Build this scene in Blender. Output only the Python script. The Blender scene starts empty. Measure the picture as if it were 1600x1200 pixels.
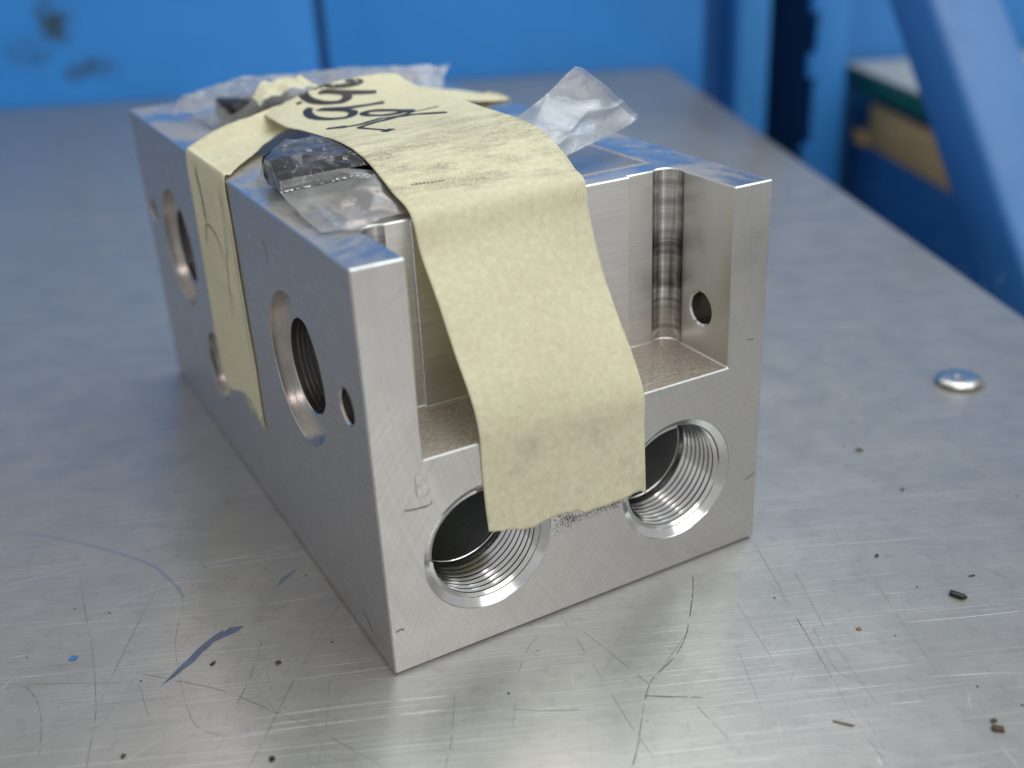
import bpy, bmesh, math, random
from mathutils import Vector, Matrix, noise
random.seed(7)
S = 0.001                                   # everything below is written in millimetres
scene = bpy.context.scene
COL = scene.collection

# ------------------------------------------------------------------ camera
cam_d = bpy.data.cameras.new('camera')
cam = bpy.data.objects.new('camera', cam_d); COL.objects.link(cam); scene.camera = cam
cam_d.sensor_width = 36.0; cam_d.lens = 38.252
cam_d.clip_start = 0.01; cam_d.clip_end = 50
cam_loc = Vector((-69.0988, -197.4912, 173.1350))*S
rt = Vector((0.87215975, -0.48699943, -0.04657164)); dn = Vector((-0.24452459, -0.35149547, -0.90369168)); fw = Vector((0.42372762, 0.79955143, -0.42564354))
m = Matrix((rt, -dn, -fw)).transposed().to_4x4(); m.translation = cam_loc
cam.matrix_world = m
cam_d.dof.use_dof = True; cam_d.dof.focus_distance = 0.272; cam_d.dof.aperture_fstop = 7.6
cam_d.dof.aperture_blades = 0

# ------------------------------------------------------------------ light
w = bpy.data.worlds.new('World'); scene.world = w; w.use_nodes = True
bgn = w.node_tree.nodes['Background']; bgn.inputs['Color'].default_value = (0.46, 0.458, 0.452, 1); bgn.inputs['Strength'].default_value = 1.0
def area(name, loc, target, sx, sy, power, color):
    d = bpy.data.lights.new(name, 'AREA'); d.shape = 'RECTANGLE'; d.size = sx; d.size_y = sy; d.energy = power; d.color = color
    o = bpy.data.objects.new(name, d); COL.objects.link(o); o.location = loc
    o.rotation_euler = (Vector(target)-Vector(loc)).to_track_quat('-Z', 'Y').to_euler()
    return o
area('skylight', (0.80, 0.05, 1.75), (0.1, 0.1, 0.05), 1.5, 1.5, 19, (0.88, 1.0, 1.0))
area('tube_lamp', (0.95, 1.15, 1.75), (0.05, 0.1, 0.05), 1.2, 0.14, 5, (1.0, 0.88, 0.84))
area('tube_lamp', (-0.35, -0.75, 1.75), (0.05, 0.1, 0.05), 1.4, 0.16, 5, (1.0, 0.90, 0.86))
area('doorway_light', (0.55, -1.9, 0.9), (0.05, 0.0, 0.05), 1.4, 1.2, 11, (1.0, 0.98, 0.94))
vs = scene.view_settings
vs.view_transform = 'Standard'; vs.look = 'None'; vs.exposure = 0.0; vs.gamma = 1.0; vs.use_curve_mapping = False
scene.render.engine = 'CYCLES'
cy = scene.cycles
cy.use_denoising = True; cy.max_bounces = 14; cy.glossy_bounces = 10; cy.transparent_max_bounces = 24; cy.transmission_bounces = 10
cy.sample_clamp_indirect = 6.0; cy.blur_glossy = 0.3

# ------------------------------------------------------------------ helpers
class NT:
    def __init__(self, name):
        self.m = bpy.data.materials.new(name); self.m.use_nodes = True
        self.t = self.m.node_tree; self.n = self.t.nodes; self.l = self.t.links
        self.b = self.n['Principled BSDF']; self.out = self.n['Material Output']
        self.tc = self.n.new('ShaderNodeTexCoord')
    def val(self, sock, v):
        if hasattr(v, 'is_linked'): self.l.new(v, sock)
        elif v is not None: sock.default_value = v
    def coords(self, scale=(1, 1, 1), rot=(0, 0, 0), loc=(0, 0, 0), src='Object'):
        mp = self.n.new('ShaderNodeMapping'); self.l.new(self.tc.outputs[src], mp.inputs['Vector'])
        mp.inputs['Scale'].default_value = scale; mp.inputs['Rotation'].default_value = rot; mp.inputs['Location'].default_value = loc
        return mp.outputs['Vector']
    def noise(self, vec, scale=1.0, detail=4, rough=.55, dist=0.0):
        t = self.n.new('ShaderNodeTexNoise'); self.l.new(vec, t.inputs['Vector'])
        t.inputs['Scale'].default_value = scale; t.inputs['Detail'].default_value = detail; t.inputs['Roughness'].default_value = rough; t.inputs['Distortion'].default_value = dist
        return t.outputs['Fac']
    def ramp(self, f, a, b, lo=0.0, hi=1.0):
        r = self.n.new('ShaderNodeMapRange'); self.l.new(f, r.inputs['Value'])
        r.inputs['From Min'].default_value = a; r.inputs['From Max'].default_value = b; r.inputs['To Min'].default_value = lo; r.inputs['To Max'].default_value = hi
        return r.outputs['Result']
    def math(self, op, a, b=None, c=None):
        x = self.n.new('ShaderNodeMath'); x.operation = op
        self.val(x.inputs[0], a); self.val(x.inputs[1], b)
        if c is not None: self.val(x.inputs[2], c)
        return x.outputs[0]
    def mix(self, f, a, b):
        x = self.n.new('ShaderNodeMix'); x.data_type = 'RGBA'
        self.val(x.inputs['Factor'], f); self.val(x.inputs['A'], a); self.val(x.inputs['B'], b)
        return x.outputs['Result']
    def bump(self, h, strength=.2, dist=.0001, normal=None):
        x = self.n.new('ShaderNodeBump'); self.l.new(h, x.inputs['Height'])
        x.inputs['Strength'].default_value = strength; x.inputs['Distance'].default_value = dist
        if normal is not None: self.l.new(normal, x.inputs['Normal'])
        return x.outputs['Normal']
    def sep(self, vec):
        x = self.n.new('ShaderNodeSeparateXYZ'); self.l.new(vec, x.inputs[0]); return x.outputs
    def set(self, **k):
        for key, v in k.items(): self.val(self.b.inputs[key.replace('_', ' ')], v)
    def c(self, r, g, b): return (r, g, b, 1)

def mesh_obj(name, verts, faces, mat=None, parent=None, base=None, smooth=None, uvs=None, label=None):
    b = Vector(base) if base is not None else (Vector(parent.get('base', (0, 0, 0))) if parent else Vector((0, 0, 0)))
    me = bpy.data.meshes.new(name)
    me.from_pydata([tuple((Vector(v)-b)*S) for v in verts], [], faces)
    me.update()
    if smooth is not None:
        me.polygons.foreach_set('use_smooth', [True]*len(me.polygons))
        if smooth < 180: me.set_sharp_from_angle(angle=math.radians(smooth))
    if uvs is not None:
        uv = me.uv_layers.new(name='UVMap')
        for lp in me.loops: uv.data[lp.index].uv = uvs[lp.vertex_index]
    if mat:
        for mm in (mat if isinstance(mat, (list, tuple)) else [mat]): me.materials.append(mm)
    o = bpy.data.objects.new(name, me); COL.objects.link(o)
    if parent: o.parent = parent
    else: o.location = b*S
    if label: o['label'] = label
    return o
def thing(name, label, cat, base=(0, 0, 0), group=None):
    o = bpy.data.objects.new(name, None); COL.objects.link(o); o.location = Vector(base)*S; o.empty_display_size = .01
    o['base'] = tuple(base); o['label'] = label; o['category'] = cat
    if group: o['group'] = group
    return o
def tag(o, label, cat, group=None):
    o['label'] = label; o['category'] = cat
    if group: o['group'] = group
    return o
def box(c, d, R=None, bev=0):
    """verts, faces of a box: centre c, full dims d, optional rotation, chamfered edges"""
    bm = bmesh.new(); bmesh.ops.create_cube(bm, size=1)
    for v in bm.verts: v.co = Vector((v.co.x*d[0], v.co.y*d[1], v.co.z*d[2]))
    if bev: bmesh.ops.bevel(bm, geom=bm.edges[:], offset=bev, segments=2, affect='EDGES', profile=.5)
    if R is not None: bmesh.ops.transform(bm, matrix=R.to_4x4(), verts=bm.verts)
    bm.verts.index_update()
    v = [tuple(p.co+Vector(c)) for p in bm.verts]; f = [[q.index for q in p.verts] for p in bm.faces]; bm.free()
    return v, f
def join(*parts):
    V, F = [], []
    for v, f in parts:
        n = len(V); V += list(v); F += [[i+n for i in q] for q in f]
    return V, F
def lathe(prof, frame, seg=96, helix=None, flip=False):
    """prof [(depth, radius)] about an axis; frame(depth, a, b)->xyz"""
    V, F = [], []
    n = len(prof)
    for i, (d, r) in enumerate(prof):
        for k in range(seg):
            t = 2*math.pi*k/seg
            V.append(frame(d, r*math.cos(t), r*math.sin(t)))
    for i in range(n-1):
        for k in range(seg):
            a = i*seg+k; b = i*seg+(k+1) % seg; c2 = (i+1)*seg+(k+1) % seg; d2 = (i+1)*seg+k
            F.append([a, d2, c2, b] if flip else [a, b, c2, d2])
    return V, F
def grid(nu, nv, fn):
    V = [fn(i/(nu-1), j/(nv-1)) for i in range(nu) for j in range(nv)]
    F = [[i*nv+j, (i+1)*nv+j, (i+1)*nv+j+1, i*nv+j+1] for i in range(nu-1) for j in range(nv-1)]
    return V, F
def cr(a, i, t):
    n = len(a); p = [a[max(0, min(n-1, i+k))] for k in (-1, 0, 1, 2)]
    if not hasattr(p[0], '__len__'): p = [(q,) for q in p]
    return tuple(.5*(2*p[1][j]+(p[2][j]-p[0][j])*t+(2*p[0][j]-5*p[1][j]+4*p[2][j]-p[3][j])*t*t+(3*p[1][j]-p[0][j]-3*p[2][j]+p[3][j])*t**3) for j in range(len(p[0])))
def crease(x, y, z):      # sharp-edged wrinkle, 0..1
    return (1-abs(noise.noise(Vector((x, y, z))))*2.2)**3 if abs(noise.noise(Vector((x, y, z)))) < .45 else 0.0
def spline(a, s):
    i = max(0, min(int(s), len(a)-2)); return cr(a, i, s-i)
def ribbon(pts, wid, place, taper=True, n=6):
    """flat strip along pts (2-D) laid on a surface by place(x, y)"""
    P = [Vector(spline(pts, k/n)) for k in range((len(pts)-1)*n+1)]
    V, F = [], []
    for i, p in enumerate(P):
        d = (P[min(i+1, len(P)-1)]-P[max(i-1, 0)])
        if d.length == 0: d = Vector((1, 0))
        nrm = Vector((-d.y, d.x)).normalized()
        f = 1.0
        if taper: f = min(1, .25+1.6*min(i, len(P)-1-i)/max(1, len(P)/3))
        ww = (wid[min(len(wid)-1, int(i/n))] if isinstance(wid, (list, tuple)) else wid)*f*.5
        V += [place(*(p+nrm*ww)), place(*(p-nrm*ww))]
    F = [[2*i, 2*i+1, 2*i+3, 2*i+2] for i in range(len(P)-1)]
    return V, F

# ------------------------------------------------------------------ materials
def mat_alu(name, base=(.78, .78, .77), rough=.31, kind='mill'):
    t = NT(name)
    if kind == 'mill':       # faint crossing arcs of a face mill
        xyz = t.sep(t.coords((1000, 1000, 1000)))
        def arcs(cx, cz, sc):
            dx = t.math('SUBTRACT', xyz[0], cx); dz = t.math('SUBTRACT', xyz[2], cz)
            r = t.math('SQRT', t.math('ADD', t.math('MULTIPLY', dx, dx), t.math('MULTIPLY', dz, dz)))
            a = t.math('ARCTAN2', dz, dx)
            cmb = t.n.new('ShaderNodeCombineXYZ'); t.val(cmb.inputs[0], t.math('MULTIPLY', r, sc)); t.val(cmb.inputs[1], t.math('MULTIPLY', a, 3.0))
            return t.noise(cmb.outputs[0], 1.0, 5, .7)
        h = t.math('ADD', arcs(60.0, -35.0, 2.2), arcs(135.0, 95.0, 1.5))
    elif kind == 'side':
        h = t.math('ADD', t.noise(t.coords((900, 120, 900), (.5, 0, 0)), 1, 4, .6), t.noise(t.coords((700, 700, 700)), 1, 3, .6))
    elif kind == 'wallmill':  # horizontal cutter lines
        h = t.math('ADD', t.noise(t.coords((25, 25, 1900)), 1, 3, .7), t.noise(t.coords((6, 6, 700)), 1, 3, .6))
    elif kind == 'lug':
        h = t.math('ADD', t.noise(t.coords((350, 350, 4)), 1, 3, .6), t.math('MULTIPLY', t.noise(t.coords((900, 900, 900)), 1, 3, .6), .5))
    blot = t.noise(t.coords((90, 90, 90)), 1, 5, .6)
    blot2 = t.noise(t.coords((420, 420, 420)), 1, 4, .6)
    dk = t.math('MULTIPLY', t.ramp(blot, .45, .75), .22 if kind not in ('wallmill', 'lug') else .06)
    dk = t.math('ADD', dk, t.math('MULTIPLY', t.ramp(blot2, .55, .8), .12 if kind not in ('wallmill', 'lug') else .04))
    col = t.mix(dk, t.c(*base), t.c(base[0]*.55, base[1]*.53, base[2]*.50))
    col = t.mix(t.math('MULTIPLY', t.ramp(h, .92, 1.14), .38), col, t.c(base[0]*.7, base[1]*.7, base[2]*.7))
    t.set(Base_Color=col, Metallic=1.0, Roughness=t.math('ADD', t.ramp(blot, .3, .8, rough-.04, rough+.09), t.ramp(h, .8, 1.3, -.03, .05)))
    t.val(t.b.inputs['Normal'], t.bump(h, .34, .00006))
    return t.m
M_FRONT = mat_alu('aluminium_face_milled')
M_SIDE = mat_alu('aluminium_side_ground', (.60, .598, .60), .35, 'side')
M_WALLMILL = mat_alu('aluminium_slot_wall', (.86, .86, .845), .40, 'wallmill')
M_LUG = mat_alu('aluminium_lug_wall', (.82, .815, .80), .36, 'lug')
def mat_top():
    t = NT('aluminium_top_with_grime')
    n1 = t.noise(t.coords((38, 26, 38)), 1, 5, .6, .6); n2 = t.noise(t.coords((900, 900, 900)), 1, 3, .6)
    n3 = t.noise(t.coords((220, 220, 220)), 1, 4, .65)
    mask = t.math('MULTIPLY', t.ramp(n1, .42, .66, .10, 1.0), t.ramp(n3, .28, .6, .55, 1.0))
    xyz = t.sep(t.coords((1000, 1000, 1000)))       # dull footprint left by a gasket plate, with a stained rim
    ax = t.math('ABSOLUTE', xyz[0]); ay = t.math('ABSOLUTE', xyz[1])
    wob = t.math('MULTIPLY', t.math('SUBTRACT', n3, .5), 3.0)
    dd = t.math('ADD', t.math('MAXIMUM', t.math('SUBTRACT', ax, 40.5), t.math('SUBTRACT', ay, 74.0)), wob)
    inside = t.math('MULTIPLY', t.ramp(dd, .4, -.4), t.ramp(n1, .34, .44, .35, 1.0))
    rim = t.math('MULTIPLY', t.math('MULTIPLY', t.ramp(dd, 1.7, 1.1), t.ramp(dd, -.6, 0)), .8)
    spk = t.math('GREATER_THAN', n2, .72)
    col = t.mix(inside, t.c(.66, .67, .69), t.c(.36, .36, .355)); col = t.mix(t.math('MAXIMUM', mask, rim), col, t.c(.34, .285, .215)); col = t.mix(t.math('MULTIPLY', spk, .6), col, t.c(.75, .74, .72))
    t.set(Base_Color=col, Metallic=t.ramp(t.math('MAXIMUM', mask, rim), 0, 1, 1.0, .25), Roughness=t.math('MAXIMUM', t.ramp(t.math('MAXIMUM', mask, rim), 0, 1, .2, .5), t.ramp(inside, 0, 1, .2, .36)))
    t.val(t.b.inputs['Normal'], t.bump(n3, .1, .00005))
    return t.m
M_TOP = mat_top()
def mat_floor():
    t = NT('dusty_slot_floor')
    n = t.noise(t.coords((1500, 1500, 1500)), 1, 4, .75); n2 = t.noise(t.coords((60, 60, 60)), 1, 4, .6)
    col = t.mix(t.ramp(n, .35, .68), t.c(.25, .21, .17), t.c(.58, .52, .45)); col = t.mix(t.math('MULTIPLY', t.ramp(n2, .5, .75), .4), col, t.c(.45, .43, .40))
    t.set(Base_Color=col, Metallic=.45, Roughness=.5); t.val(t.b.inputs['Normal'], t.bump(n, .5, .0002)); return t.m
M_DUST = mat_floor()
def mat_turned(name, base, rough):
    t = NT(name); xyz = t.coords((1400, 1400, 1400)); n = t.noise(t.coords((60, 60, 60)), 1, 4, .6)
    t.set(Base_Color=t.mix(t.ramp(n, .35, .7), t.c(*base), t.c(*[b*.72 for b in base])), Metallic=1.0, Roughness=t.ramp(n, .3, .7, rough, rough+.1))
    t.val(t.b.inputs['Normal'], t.bump(t.noise(xyz, 1, 3, .6), .06, .00005)); return t.m
M_THREAD = mat_turned('turned_thread_metal', (.88, .895, .895), .11)
M_BORE = mat_turned('turned_bore_metal', (.66, .635, .61), .2)
M_BORE2 = mat_turned('smooth_bore_metal', (.56, .55, .535), .24)
M_DEEP = mat_turned('shade_dark_bore_metal', (.34, .355, .35), .3)  # darker metal paints the shade deep inside the bores
M_ROOT = mat_turned('shade_dark_thread_root', (.07, .075, .075), .35)  # near-black groove faces paint the shadow lines between thread ridges
def mat_relief():
    t = NT('chatter_banded_metal'); 
    n = t.noise(t.coords((3, 3, 520)), 1, 5, .75); n2 = t.noise(t.coords((3, 3, 90)), 1, 2, .5)
    s = t.math('ADD', t.math('MULTIPLY', n, .6), t.math('MULTIPLY', n2, .4))
    t.set(Base_Color=t.mix(t.ramp(s, .40, .56), t.c(.26, .26, .255), t.c(.76, .76, .75)), Metallic=1.0, Roughness=.2)
    t.val(t.b.inputs['Normal'], t.bump(n, .3, .0001)); return t.m
M_RELIEF = mat_relief()
def plain(name, col, rough=.5, metal=0.0, var=.25, sc=60, bump=.1):
    t = NT(name); n = t.noise(t.coords((sc, sc, sc)), 1, 5, .6)
    t.set(Base_Color=t.mix(t.ramp(n, .3, .75), t.c(*col), t.c(*[q*(1-var) for q in col])), Metallic=metal, Roughness=t.ramp(n, .3, .7, max(.02, rough-.06), rough+.08))
    if bump: t.val(t.b.inputs['Normal'], t.bump(t.noise(t.coords((sc*6,)*3), 1, 4, .6), bump, .0001))
    return t.m
def mat_tape():
    t = NT('crepe_masking_tape')
    uv = t.sep(t.tc.outputs['UV'])
    n = t.noise(t.coords((620, 620, 620)), 1, 5, .72); n2 = t.noise(t.coords((40, 40, 40)), 1, 4, .6); n3 = t.noise(t.coords((1300, 1300, 1300)), 1, 3, .7)
    col = t.mix(t.ramp(n, .32, .68), t.c(.755, .715, .49), t.c(.89, .865, .67))
    col = t.mix(t.math('MULTIPLY', t.ramp(n2, .48, .75), .22), col, t.c(.62, .55, .34))
    # handling grime on the top of the strip (v about 0.2..0.5) and a few streaks near the lower end
    top = t.math('MULTIPLY', t.ramp(uv[1], .20, .27), t.ramp(uv[1], .53, .47))
    sm = t.noise(t.coords((70, 260, 160), (0, 0, .5)), 1, 5, .65)
    d1 = t.math('MULTIPLY', top, t.math('MULTIPLY', t.ramp(sm, .42, .66), t.ramp(n3, .30, .60)))
    low = t.ramp(uv[1], .78, .9)
    d2 = t.math('MULTIPLY', low, t.math('MULTIPLY', t.ramp(t.noise(t.coords((110, 110, 90)), 1, 4, .6), .54, .74), .30))
    col = t.mix(t.math('MINIMUM', t.math('ADD', t.math('MULTIPLY', d1, .62), d2), .85), col, t.c(.20, .165, .11))
    spk = t.ramp(n3, .74, .8); col = t.mix(t.math('MULTIPLY', spk, .6), col, t.c(.2, .17, .12))
    t.set(Base_Color=col, Roughness=.62); t.b.inputs['Specular IOR Level'].default_value = .3
    cp = t.noise(t.coords((14, 520, 1), src='UV'), 1, 3, .6)      # crepe ridges across the strip
    h = t.math('ADD', t.math('ADD', t.noise(t.coords((900, 900, 900)), 1, 4, .7), t.math('MULTIPLY', cp, .9)), t.math('MULTIPLY', n2, .5))
    t.val(t.b.inputs['Normal'], t.bump(h, .32, .00012))
    tr = t.n.new('ShaderNodeBsdfTranslucent'); t.val(tr.inputs['Color'], col)
    mx = t.n.new('ShaderNodeMixShader'); mx.inputs[0].default_value = .22
    t.l.new(t.b.outputs[0], mx.inputs[1]); t.l.new(tr.outputs[0], mx.inputs[2]); t.l.new(mx.outputs[0], t.out.inputs['Surface'])
    return t.m
M_TAPE = mat_tape()
M_CREASE0 = plain('grime_fleck', (.06, .055, .045), .7, 0, .4, 500, 0)
M_INK = plain('black_marker_ink', (.012, .012, .014), .45, 0, .2, 300, 0)
def mat_film(name, haze=.16, tint=(.93, .94, .95), rough=.12, crumple=.30):
    t = NT(name)
    n = t.noise(t.coords((90, 90, 90)), 1, 4, .6, 1.0); n2 = t.noise(t.coords((22, 22, 22)), 1, 3, .6, 1.5)
    vo = t.n.new('ShaderNodeTexVoronoi'); vo.feature = 'DISTANCE_TO_EDGE'; vo.inputs['Scale'].default_value = 1.0
    wv = t.n.new('ShaderNodeVectorMath'); wv.operation = 'ADD'; t.l.new(t.coords((75, 130, 75), (.3, .2, .5)), wv.inputs[0])
    nt = t.n.new('ShaderNodeTexNoise'); t.l.new(t.coords((60, 60, 60)), nt.inputs['Vector']); t.l.new(nt.outputs['Color'], wv.inputs[1]); t.l.new(wv.outputs[0], vo.inputs['Vector'])
    cre = t.ramp(vo.outputs['Distance'], 0.0, .12, 1.0, 0.0)
    nrm = t.bump(t.math('ADD', t.math('ADD', n, t.math('MULTIPLY', n2, 2.0)), t.math('MULTIPLY', cre, .35)), crumple, .0008)
    tr = t.n.new('ShaderNodeBsdfTransparent'); tr.inputs[0].default_value = t.c(*tint)
    t.set(Base_Color=t.c(.54, .55, .56) if haze > .1 else t.c(.34, .37, .42), Roughness=rough+.1); t.val(t.b.inputs['Normal'], nrm); t.b.inputs['Specular IOR Level'].default_value = .8
    lw = t.n.new('ShaderNodeLayerWeight'); lw.inputs['Blend'].default_value = .5; t.val(lw.inputs['Normal'], nrm); fr = t.math('ADD', t.math('MULTIPLY', t.math('POWER', lw.outputs['Facing'], 4.0), .75), .045)
    f = t.math('MINIMUM', t.math('ADD', t.ramp(n, .3, .75, haze*.6, haze*1.5), fr), .85)
    gl = t.n.new('ShaderNodeBsdfGlossy'); gl.inputs['Roughness'].default_value = rough; t.val(gl.inputs['Normal'], nrm); gl.inputs['Color'].default_value = t.c(.95, .95, .95)
    m1 = t.n.new('ShaderNodeMixShader'); m1.inputs[0].default_value = .45 if rough < .28 else .3; t.l.new(t.b.outputs[0], m1.inputs[1]); t.l.new(gl.outputs[0], m1.inputs[2])
    mx = t.n.new('ShaderNodeMixShader'); t.val(mx.inputs[0], f)
    t.l.new(tr.outputs[0], mx.inputs[1]); t.l.new(m1.outputs[0], mx.inputs[2]); t.l.new(mx.outputs[0], t.out.inputs['Surface'])
    return t.m
M_FILM = mat_film('clear_polythene', .05, (.93,.94,.95), .14)
M_FILM2 = mat_film('folded_polythene', .21, (.90, .91, .92), .30)
M_FLAP = mat_film('seal_flap_polythene', .27, (.90, .91, .91), .26, .10)
M_BUBBLE = plain('sealed_film_bubble', (.85, .86, .88), .05, .6, .1, 300, 0)
M_DARKMETAL = plain('oiled_dark_steel', (.035, .038, .045), .30, .85, .4, 120, .3)
def mat_table():
    t = NT('worn_steel_sheet')
    big = t.noise(t.coords((7, 7, 7)), 1, 5, .6); mid = t.noise(t.coords((60, 60, 60)), 1, 5, .65); fine = t.noise(t.coords((1100, 1100, 1100)), 1, 3, .7)
    def scr(rot, a, b, th):
        n = t.noise(t.coords((a, b, 1), (0, 0, rot)), 1, 3, .6); return t.ramp(n, th, th+.12)
    s1 = scr(-.42, 16, 1500, .57); s2 = scr(.9, 22, 1300, .62); s3 = scr(1.25, 14, 1400, .63); s4 = scr(.1, 30, 1700, .63); s5 = scr(-.15, 60, 2600, .58); s6 = scr(.55, 50, 2400, .60); s7 = scr(2.0, 40, 2000, .62)
    dark = t.math('MINIMUM', t.math('ADD', t.math('MULTIPLY', s2, .30), t.math('ADD', t.math('MULTIPLY', s3, .32), t.math('ADD', t.math('MULTIPLY', s6, .22), t.math('MULTIPLY', s7, .25)))), .6)
    brt = t.math('MINIMUM', t.math('ADD', s1, t.math('ADD', t.math('MULTIPLY', s4, .6), t.math('MULTIPLY', s5, .5))), 1.0)
    col = t.mix(t.ramp(mid, .35, .7), t.c(.36, .352, .342), t.c(.405, .395, .38)); col = t.mix(t.math('MULTIPLY', t.ramp(big, .45, .7), .3), col, t.c(.34, .33, .315))
    scuff = t.noise(t.coords((260, 260, 260)), 1, 6, .75)
    col = t.mix(t.math('MULTIPLY', t.ramp(scuff, .52, .72), .45), col, t.c(.235, .225, .215))
    col = t.mix(dark, col, t.c(.17, .165, .16)); col = t.mix(t.math('MULTIPLY', brt, .5), col, t.c(.62, .62, .62))
    col = t.mix(t.math('MULTIPLY', t.ramp(fine, .70, .78), .55), col, t.c(.20, .17, .14))
    t.set(Base_Color=col, Metallic=.62, Roughness=t.math('ADD', t.ramp(mid, .3, .7, .30, .36), t.math('ADD', t.math('MULTIPLY', brt, -.05), t.math('MULTIPLY', dark, .12))))
    h = t.math('ADD', t.math('SUBTRACT', t.math('MULTIPLY', s1, .6), t.math('ADD', s2, s3)), t.math('ADD', t.math('MULTIPLY', fine, .5), t.math('ADD', t.math('MULTIPLY', mid, .7), t.math('MULTIPLY', scuff, 1.2))))
    t.b.inputs['Anisotropic'].default_value = .65
    cv = t.n.new('ShaderNodeCombineXYZ'); cv.inputs[0].default_value = .4; cv.inputs[1].default_value = .9165; t.l.new(cv.outputs[0], t.b.inputs['Tangent'])   # rolled grain runs away from the front edge
    t.val(t.b.inputs['Normal'], t.bump(h, .32, .00008))
    return t.m
M_TABLE = mat_table()
M_SCR_W = plain('bright_scratch', (.62, .62, .62), .3, .5, .3, 200, 0)
M_SCR_D = plain('dark_scratch', (.27, .265, .26), .4, .7, .3, 200, 0)
M_SCR_R = plain('rusty_scratch', (.19, .15, .135), .5, .4, .4, 300, 0)
M_SCR_G = plain('dull_ring_scratch', (.44, .44, .445), .36, .8, .25, 200, 0)
M_BLUESMEAR = plain('blue_paint_smear', (.19, .225, .30), .42, .65, .4, 250, 0)
M_RUST = plain('rust_chip', (.10, .06, .035), .7, .1, .6, 900, .3)
M_CHIPDARK = plain('dark_swarf', (.045, .04, .035), .4, .6, .5, 900, .4)
M_GRIT = plain('grit', (.07, .055, .045), .6, .2, .5, 900, 0)
M_BLUECHIP = plain('blue_paint_flake', (.06, .17, .42), .4, 0, .2, 200, 0)
M_ZINC = plain('zinc_rivet', (.66, .68, .66), .22, 1.0, .3, 400, .15)
def mat_blue(name, col, stain=None, rough=.42, rust=False, dust=None):
    t = NT(name); n = t.noise(t.coords((5, 5, 5)), 1, 5, .6); n2 = t.noise(t.coords((45, 45, 45)), 1, 5, .6)
    c = t.mix(t.ramp(n, .3, .75), t.c(*col), t.c(*[q*.82 for q in col])); c = t.mix(t.math('MULTIPLY', t.ramp(n2, .58, .8), .25), c, t.c(*[q*.6 for q in col]))
    if dust:      # pale dust settled on upward faces
        g = t.n.new('ShaderNodeNewGeometry'); nz = t.sep(g.outputs['Normal'])[2]
        c = t.mix(t.math('MULTIPLY', t.ramp(nz, .2, .7), t.ramp(n, .3, .7, .45, .8)), c, t.c(*dust))
    if rust: c = t.mix(t.math('MULTIPLY', t.ramp(n2, .62, .72), .6), c, t.c(.16, .12, .12))
    if stain:
        for (cx, cy, cz, rx, rz, amt) in stain:
            xyz = t.sep(t.coords((1000, 1000, 1000)))
            dx = t.math('DIVIDE', t.math('SUBTRACT', xyz[0], cx), rx); dz = t.math('DIVIDE', t.math('SUBTRACT', xyz[2], cz), rz)
            d = t.math('SQRT', t.math('ADD', t.math('MULTIPLY', dx, dx), t.math('MULTIPLY', dz, dz)))
            k = t.noise(t.coords((75, 75, 75), (0, 0, 0), (cx, 0, 0)), 1, 3, .6, 1.2)
            mk = t.math('MULTIPLY', t.ramp(d, 1.0, .45), t.ramp(k, .38, .54))
            c = t.mix(t.math('MULTIPLY', mk, amt), c, t.c(.022, .045, .06))
    t.set(Base_Color=c, Roughness=t.ramp(n2, .3, .7, rough-.05, rough+.1)); t.val(t.b.inputs['Normal'], t.bump(n2, .05, .0005)); return t.m
BLUE = (.027, .27, .78)
M_BLUE = mat_blue('blue_panel_paint', BLUE, [(-548, 0, 73, 21, 26, 1.0), (-520, 0, 32, 24, 11, .75), (-575, 0, 48, 26, 17, .5), (-541, 0, 28, 12, 11, .7)])
M_BLUE2 = mat_blue('blue_post_paint', (.04, .28, .74))
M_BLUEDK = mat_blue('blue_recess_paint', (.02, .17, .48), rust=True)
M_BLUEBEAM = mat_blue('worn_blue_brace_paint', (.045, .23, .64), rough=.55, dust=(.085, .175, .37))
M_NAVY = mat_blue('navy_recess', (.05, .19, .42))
M_GREEN = plain('green_board', (.014, .21, .14), .5, 0, .3, 20, 0)
M_GREYTOP = plain('grey_board_top', (.45, .455, .45), .5, 0, .2, 30, 0)
def mat_wood():
    t = NT('rough_timber'); n = t.noise(t.coords((60, 6, 60), (0, 0, .2)), 1, 5, .65); k = t.noise(t.coords((32, 32, 32)), 1, 3, .6)
    c = t.mix(t.ramp(n, .3, .7), t.c(.86, .60, .28), t.c(.66, .42, .17)); c = t.mix(t.math('MULTIPLY', t.ramp(k, .60, .72), .7), c, t.c(.12, .075, .035))
    t.set(Base_Color=c, Roughness=.75); return t.m
M_WOOD = mat_wood()
M_FLOOR = plain('dark_shop_floor', (.05, .052, .055), .6, 0, .4, 4, 0)

# ------------------------------------------------------------------ setting
KX, KY = 563.7, 655.6
E1 = Vector((.9165, -.4, 0)).normalized(); E2 = Vector((.4, .9165, 0)).normalized()
ROT = math.atan2(E1.y, E1.x)
def tf(e1, e2, z=0): return tuple(Vector((KX, KY, 0))+E1*e1+E2*e2+Vector((0, 0, z)))     # table frame: along the back edge, away, up
def tbox(name, e1, e2, z, mat, parent=None, bev=0, base=None):
    """box in the table's own frame, its object turned to that frame"""
    c = ((e1[0]+e1[1])/2, (e2[0]+e2[1])/2, (z[0]+z[1])/2); d = (e1[1]-e1[0], e2[1]-e2[0], z[1]-z[0])
    v, f = box(c, d, None, bev)
    o = mesh_obj(name, v, f, mat, None, (0, 0, 0), 40 if bev else None)
    if parent: o.parent = parent
    else: o.location = Vector((KX, KY, 0))*S; o.rotation_euler = (0, 0, ROT)
    return o
def tthing(name, label, cat, group=None):
    o = thing(name, label, cat, (0, 0, 0), group); o.location = Vector((KX, KY, 0))*S; o.rotation_euler = (0, 0, ROT); return o

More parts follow.
